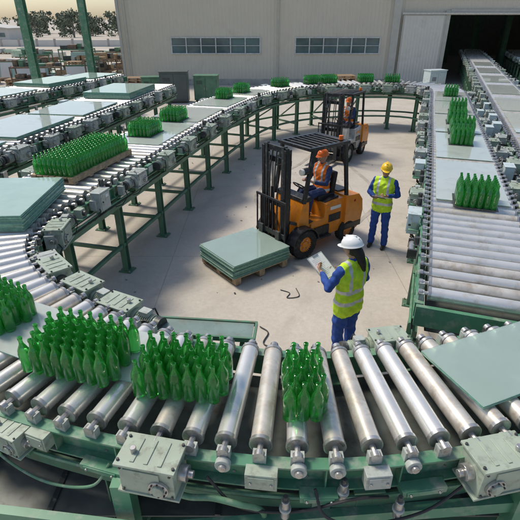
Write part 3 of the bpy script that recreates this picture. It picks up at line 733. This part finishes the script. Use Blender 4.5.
def track(pts,w,i):
    P=curve_pts([Vector((a,b,.008+.0005*i)) for a,b in pts],14); vs=[]
    for k,p in enumerate(P):
        d=(P[min(k+1,len(P)-1)]-P[max(k-1,0)]).normalized(); n=Vector((-d.y,d.x,0))*(w/2+R.uniform(-.012,.012)); vs+=[p+n,p-n]
    mb.add(vs,[(2*q,2*q+1,2*q+3,2*q+2) for q in range(len(P)-1)],tm)
mb=MB()
track([(2.2,9.4),(2.9,10.6),(3.1,12.0),(2.9,13.5),(2.6,15.0)],.11,0); track([(1.5,9.9),(2.1,10.9),(2.25,12.1),(2.05,13.4),(1.8,15.0)],.10,1)
track([(.4,9.6),(-.1,10.9),(.3,12.6),(1.3,14.2),(2.1,16.2)],.10,2)
mb.obj('tyre_marks',recalc=False)
hs=MB(); hs.tube(curve_pts([cV(.0,5.5,.02),cV(.12,5.35,.02),cV(.05,5.1,.02),cV(.22,4.95,.02),cV(.12,4.7,.02),cV(.25,4.45,.02),cV(.1,4.1,.02)]),.009,mHOSE); hs.obj('air_hose')
hs=MB(); hs.tube(curve_pts([cV(.35,6.55,.015),cV(.5,6.45,.015),cV(.45,6.3,.015),cV(.65,6.35,.015),cV(.62,6.6,.015)]),.007,mHOSE); hs.obj('cable')

# ------------------------------------------------------------------ warehouse
WY=33.8
mWALL=mat('cladding',(.62,.565,.46),.5,.0,.04,.5,(.52,.46,.37),.18,dscale=.5); mTRIM=mat('trim_grey',(.50,.48,.42),.5,0,.08,3)
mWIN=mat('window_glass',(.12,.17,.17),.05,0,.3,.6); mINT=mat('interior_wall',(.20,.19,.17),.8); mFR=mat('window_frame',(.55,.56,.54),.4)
mDOOR=mat('door_leaf',(.66,.63,.56),.55,0,.05,1,(.52,.48,.40),.2,dscale=1)
mCONC=mat('plinth_concrete',(.40,.38,.34),.85,0,.15,2,GRIME,.15)
wh=empty('warehouse')
def corr(mb,x0,x1,z0,z1,y=WY,m=mWALL,p=.25,dpt=.022):
    n=max(1,round((x1-x0)/p)); q=(x1-x0)/n; xs=[]
    for i in range(n):
        a=x0+i*q; xs+=[(a,0),(a+q*.5,0),(a+q*.65,-dpt),(a+q*.85,-dpt)]
    xs.append((x1,0)); vs=[]
    for x,d in xs: vs+=[(x,y+d,z0),(x,y+d,z1)]
    mb.add(vs,[(2*i,2*i+2,2*i+3,2*i+1) for i in range(len(xs)-1)],m)
w=MB()
HT=6.4
corr(w,-9.3,-6.0,.4,HT); corr(w,-6.0,0,.4,2.05); corr(w,-6.0,0,2.97,HT); corr(w,0,2.4,.4,HT); corr(w,2.4,8.1,.4,2.05); corr(w,2.4,8.1,2.97,HT); corr(w,8.1,12.6,.4,HT)
corr(w,12.6,18.3,4.35,HT); corr(w,18.3,34,.4,HT)
w.obj('cladding',wh,recalc=False,ang=20)
w=MB()
w.box((1.6,WY+.06,.2),(21.9,.2,.4),mCONC); w.box((26.2,WY+.06,.2),(15.6,.2,.4),mCONC)
w.box((-9.38,WY-.02,3.3),(.16,.2,6.6),mTRIM); w.box((9.0,WY-.14,3.2),(.5,.16,6.38),mTRIM)
w.box((12.35,WY-.14,2.3),(.3,.14,4.6),mTRIM); w.box((18.45,WY-.14,2.3),(.3,.14,4.6),mTRIM); w.box((15.4,WY-.15,4.5),(5.8,.16,.32),mTRIM)
w.box((12.3,WY-.02,HT+.08),(43.6,.35,.18),mTRIM)
w.box((14,WY-.09,5.3),(12,.05,.08),mTRIM)
w.obj('trim',wh,bevel=.01)
w=MB()
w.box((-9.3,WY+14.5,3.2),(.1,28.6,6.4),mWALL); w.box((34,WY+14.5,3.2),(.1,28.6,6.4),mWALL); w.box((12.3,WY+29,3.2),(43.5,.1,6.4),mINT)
w.add([(-9.8,WY-.25,HT+.18),(34.5,WY-.25,HT+.18),(34.5,WY+14.5,HT+1.8),(-9.8,WY+14.5,HT+1.8)],[(0,1,2,3)],mTRIM)
w.add([(-9.8,WY+29.3,HT+.18),(34.5,WY+29.3,HT+.18),(34.5,WY+14.5,HT+1.8),(-9.8,WY+14.5,HT+1.8)],[(0,1,2,3)],mTRIM)
for x in(10.5,19.5,25):
    for y in(6,12,18,24): w.box((x,WY+y,3.2),(.3,.3,6.4),mGREEN2)
w.box((12.3,WY+14.5,.02),(43.4,29,.03),mCONC)
w.obj('shell',wh)
w=MB()
for a,b,n in((-6.0,0,6),(2.4,8.1,6)):
    w.box(((a+b)/2,WY+.03,2.51),(b-a,.012,.92),mWIN)
    w.box(((a+b)/2,WY-.02,2.02),(b-a+.16,.14,.06),mFR); w.box(((a+b)/2,WY-.02,3.0),(b-a+.16,.14,.06),mFR); w.box(((a+b)/2,WY-.01,2.51),(b-a-.02,.05,.035),mFR)
    for k in range(n+1): w.box((a+(b-a)*k/n,WY-.015,2.51),(.07,.10,.92),mFR)
w.obj('windows',wh)
w=MB(); corr(w,9.5,12.1,.1,4.3,WY-.3,mDOOR,.2,.02)
w.box((10.8,WY-.26,4.3),(2.7,.05,.1),mTRIM); w.box((10.8,WY-.26,.1),(2.7,.05,.12),mTRIM); w.box((9.45,WY-.28,2.2),(.08,.06,4.2),mTRIM); w.box((12.14,WY-.28,2.2),(.08,.06,4.2),mTRIM)
w.box((14,WY-.34,4.42),(9.4,.08,.1),mSTEEL)
w.obj('sliding_door',wh)
w=MB(); w.cyl((-8.9,WY-.12,0),(-8.9,WY-.12,HT),.05,mTRIM); w.cyl((1.2,WY-.12,0),(1.2,WY-.12,HT),.05,mTRIM); w.obj('downpipes',wh)

for (x,y) in((-15.6,24.0),(-12.5,27.0),(-10.7,31.0)):
    c=MB(); M=TR(x,y,0,0)
    c.box((0,0,4.5),(.03,.34,9),mGREEN,M)
    for s in(-1,1): c.box((0,s*.19,4.5),(.4,.03,9),mGREEN,M)
    c.box((0,0,.02),(.7,.7,.04),mGREEN2,M)
    for z in(2.5,5.2): c.box((0,0,z),(.4,.36,.03),mGREEN,M)
    for a in(-1,1):
        for b in(-1,1): c.prism([(0,.04),(.28,.04),(0,.4)],a*.1-.01,a*.1+.01,mGREEN2,M@Matrix.Rotation(0 if b>0 else math.pi,4,'Z'))
    c.obj('steel_column',bevel=.006)

mRST=mat('rusty_steel',(.24,.17,.12),.8,.1,.4,4,(.10,.08,.07),.4)
mSHD=mat('shed_wall',(.62,.60,.56),.8,0,.06,.5)
def aframe(x,y,rz,w=2.6,h=1.7):
    mb=MB(); M=TR(x,y,0,rz); k=R.choice([mRST,mGREEN2,mRST])
    mb.box((0,0,.12),(w,1.5,.10),k,M)
    for a in(-1,0,1):
        mb.beam((a*w*.45,-.6,.15),(a*w*.45,-.06,h),.07,.07,k,M); mb.beam((a*w*.45,.6,.15),(a*w*.45,.06,h),.07,.07,k,M); mb.beam((a*w*.45,-.35,.8),(a*w*.45,.35,.8),.05,.05,k,M)
    mb.beam((-w*.48,0,h),(w*.48,0,h),.08,.08,k,M)
    for s in(-1,1):
        n=R.randint(4,12)
        for i in range(n):
            off=.05+i*.018; ww=w*R.uniform(.7,.95)
            p1=Vector((0,s*(.62+off),.19)); p2=Vector((0,s*(.08+off),h*.97)); d=p2-p1; up=d.normalized(); xx=Vector((1,0,0)); nn=xx.cross(up)
            Q=Matrix((xx,up,nn)).transposed()
            mb.box((p1+p2)/2,(ww,d.length*R.uniform(.86,.98),.012),mSHEETG if R.random()<.7 else mSHD,M,rot=Q)
    mb.obj('glass_sheet_rack')
def openrack(x,y,rz,w=2.6,h=1.9):
    """open storage frame with bars and machine parts on its shelves"""
    mb=MB(); M=TR(x,y,0,rz); k=R.choice([mRST,mRST,mGREEN2])
    for a in(-1,1):
        for b in(-1,1): mb.box((a*w/2,b*.5,h/2),(.07,.07,h),k,M)
    for z in(.3,h*.55,h-.06):
        for b in(-1,1): mb.box((0,b*.5,z),(w,.05,.07),k,M)
        mb.box((0,0,z+.045),(w,.98,.015),k,M)
        x0=-w/2+.15
        while x0<w/2-.3:
            ww=R.uniform(.2,.55); hh=R.uniform(.12,.4)
            mb.box((x0+ww/2,R.uniform(-.1,.1),z+.055+hh/2),(ww,R.uniform(.4,.8),hh),R.choice([mRST,mDARK,mGREEN2,mBOX2,mWOOD]),M); x0+=ww+R.uniform(.05,.2)
    mb.obj('storage_rack')
def pstack(x,y,rz,n):
    mb=MB()
    for i in range(n): pallet(mb,TR(x+R.uniform(-.03,.03),y+R.uniform(-.03,.03),.01+i*.145,rz+R.uniform(-.04,.04)),1.2,1.0)
    mb.obj('pallet_stack')
for (x,y,r_) in((-12.4,34,.2),(-15.8,33.5,.3),(-18.5,37,.2),(-21,33,.1),(-17.5,28.5,.1),(-15,43,.1),(-23,41,.2)): aframe(x,y,r_,R.uniform(2,3),R.uniform(1.2,1.7))
for (x,y,r_) in((-13.6,29.8,.15),(-11.6,36.6,0),(-14.6,39.5,.1),(-18.6,41,.1),(-20.5,29,.2),(-12.6,45,0),(-10.9,33.6,1.4)): openrack(x,y,r_,R.uniform(2.2,3),R.uniform(1.5,2.1))
for (x,y,n) in((-10.6,29.2,7),(-13.9,36.8,9),(-15.6,31.0,5),(-19.4,34.5,8),(-17,46,6),(3.6,30.6,5),(5.3,30.2,7),(6.8,30.6,4),(-7.8,30.4,6),(-20,30,6)): pstack(x,y,R.uniform(-.3,.3),n)
def cabinet(x,y,rz,w,d_,h,m):
    mb=MB(); M=TR(x,y,0,rz)
    mb.box((0,0,h/2+.08),(w,d_,h),m,M); mb.box((0,0,h+.1),(w+.06,d_+.06,.04),m,M)
    for k in range(2): mb.box(((k-.5)*w*.48,-d_/2-.01,h/2+.08),(w*.45,.02,h*.88),m,M); mb.box(((k-.5)*w*.1,-d_/2-.03,h*.55),(.02,.03,.14),mSTEEL,M)
    for k in range(5): mb.box((-.25*w,-d_/2-.025,h*.75+k*.04),(w*.25,.01,.018),mDARK,M)
    for a in(-1,1):
        for b in(-1,1): mb.box((a*w*.42,b*d_*.38,.04),(.08,.08,.08),mDARK,M)
    mb.obj('control_cabinet',bevel=.01)
mCAB=mat('cabinet_dark',(.09,.11,.10),.4,0,.1,2)
cabinet(-4.7,26.4,.05,1.5,.8,1.5,mCAB); cabinet(-3.0,26.9,-.05,1.3,.8,1.25,mGREEN2); cabinet(-6.2,27.6,.1,1.1,.7,1.1,mGREEN2); cabinet(9.4,26,.3,1.0,.6,1.6,mBOXB)
for (x,y,n) in((-1.2,26.5,14),(.6,28,10),(3.5,27.5,12),(-16.5,38,20),(-12,31.8,16),(-19,31.5,14)):
    mb=MB(); e=empty('glass_sheet_pallet',TR(x,y,.01,R.uniform(-.2,.2))); pallet(mb,None,1.6,1.2); mb.obj('pallet',e); childsheets(e,n,1.5,1.1,.15,mSHEETG)

# distant things
mLEAF=mat('foliage',(.115,.14,.095),.8,0,.4,.6); mLEAF2=mat('foliage_dark',(.085,.11,.075),.85,0,.3,.6); mBARK=mat('bark',(.22,.19,.16),.9)  # tree colours lightened to stand in for distance haze
t=MB()
def leafclump(c,n,s0,s1):
    m=R.choice([mLEAF,mLEAF,mLEAF2])
    for _ in range(n):
        u=Vector((R.gauss(0,1),R.gauss(0,1),R.gauss(0,1))).normalized()*c[3]*R.uniform(.4,1.05); p=Vector(c[:3])+Vector((u.x,u.y,u.z*.75)); s=R.uniform(s0,s1)
        a=Vector((R.uniform(-1,1),R.uniform(-1,1),R.uniform(-1,1))).normalized(); b=a.orthogonal().normalized()
        t.add([p-a*s,p-b*s*.6,p+a*s,p+b*s*.6],[(0,1,2,3)],m)
for i in range(100):
    x=-175+i*2.1+R.uniform(-1.5,1.5); y=R.uniform(125,175); h=R.uniform(4.0,8.0)
    t.cyl((x,y,0),(x+R.uniform(-.3,.3),y,h*.5),.22,mBARK,r2=.1,seg=6)
    for k in range(3): t.cyl((x,y,h*.3),(x+R.uniform(-1.6,1.6),y+R.uniform(-1.5,1.5),h*.7),.1,mBARK,r2=.03,seg=5)
    for _ in range(7): leafclump((x+R.gauss(0,1.5),y+R.gauss(0,1.3),h*R.uniform(.25,.85),R.uniform(.9,1.8)),45,.22,.46)
    for _ in range(3): leafclump((x+R.gauss(0,2.0),y+R.gauss(0,2),.7,R.uniform(.8,1.4)),25,.2,.4)
t.obj('distant_trees',recalc=False)
def shed(x,y,w_,d_,h,m):
    mb=MB(); mb.box((x,y,h/2),(w_,d_,h),m); mb.prism([(x-w_/2-.4,h),(x+w_/2+.4,h),(x+w_/2+.4,h+.12),(x,h+1.1),(x-w_/2-.4,h+.12)],y-d_/2-.4,y+d_/2+.4,mTRIM)
    for k in range(5): mb.box((x-w_/2+w_*(k+.5)/5,y-d_/2-.02,h*.55),(w_/9,.06,h*.3),mWIN)
    mb.box((x,y-d_/2-.03,h*.35),(w_*.12,.08,h*.7),mGREEN2)
    mb.obj('storage_shed')
shed(-58,104,16,8,2.4,mSHD); shed(-95,112,26,10,3.0,mSHD)
mb=MB()
for i in range(40): mb.box((-120+i*3,84,.5),(2.96,.2,1.0),mSHD); mb.box((-121.5+i*3,84,.6),(.3,.3,1.2),mCONC)
mb.obj('yard_wall')
for i,(x,y) in enumerate([(-26,58),(-34,66),(-20,64),(-40,55),(-30,48),(-24,50),(-18,54)]):
    e=empty('glass_sheet_pallet',TR(x,y,.01,R.uniform(-.4,.4)))
    for k in range(4):
        mb=MB(); xx=(k-1.5)*1.9; pallet(mb,TR(xx,0,0,R.uniform(-.1,.1)),1.6,1.2); nn=R.randint(3,8)
        mm=R.choice([mSHEETG,mSHD,mRST,mSHEETG])
        for q in range(nn): mb.box((xx+R.uniform(-.05,.05),R.uniform(-.05,.05),.2+q*.1),(1.5,1.1,.085),mm,None)
        mb.obj('load',e)

# ------------------------------------------------------------------ light
EL=math.radians(56); RO=math.radians(-58)
S=Vector((math.sin(RO)*math.cos(EL),math.cos(RO)*math.cos(EL),math.sin(EL)))
wd=bpy.data.worlds.new('World'); scene.world=wd; wd.use_nodes=True; N=wd.node_tree.nodes
sk=N.new('ShaderNodeTexSky'); sk.sky_type='NISHITA'; sk.sun_disc=False; sk.sun_elevation=EL; sk.sun_rotation=RO; sk.air_density=1.0; sk.dust_density=1.6; sk.ozone_density=.4
wd.node_tree.links.new(sk.outputs[0],N['Background'].inputs['Color']); N['Background'].inputs['Strength'].default_value=.15
ld=bpy.data.lights.new('sun','SUN'); ld.energy=3.0; ld.angle=math.radians(14); ld.color=(1,.92,.79)
lo=bpy.data.objects.new('sun',ld); COL.objects.link(lo); lo.rotation_euler=S.to_track_quat('Z','Y').to_euler()
cam=bpy.data.cameras.new('camera'); cam.lens=31.15; cam.sensor_width=36; cam.clip_end=5000; cam.clip_start=.05
co=bpy.data.objects.new('camera',cam); COL.objects.link(co); co.location=(0,0,4.1); co.rotation_euler=(math.radians(61.83),0,0)
scene.camera=co
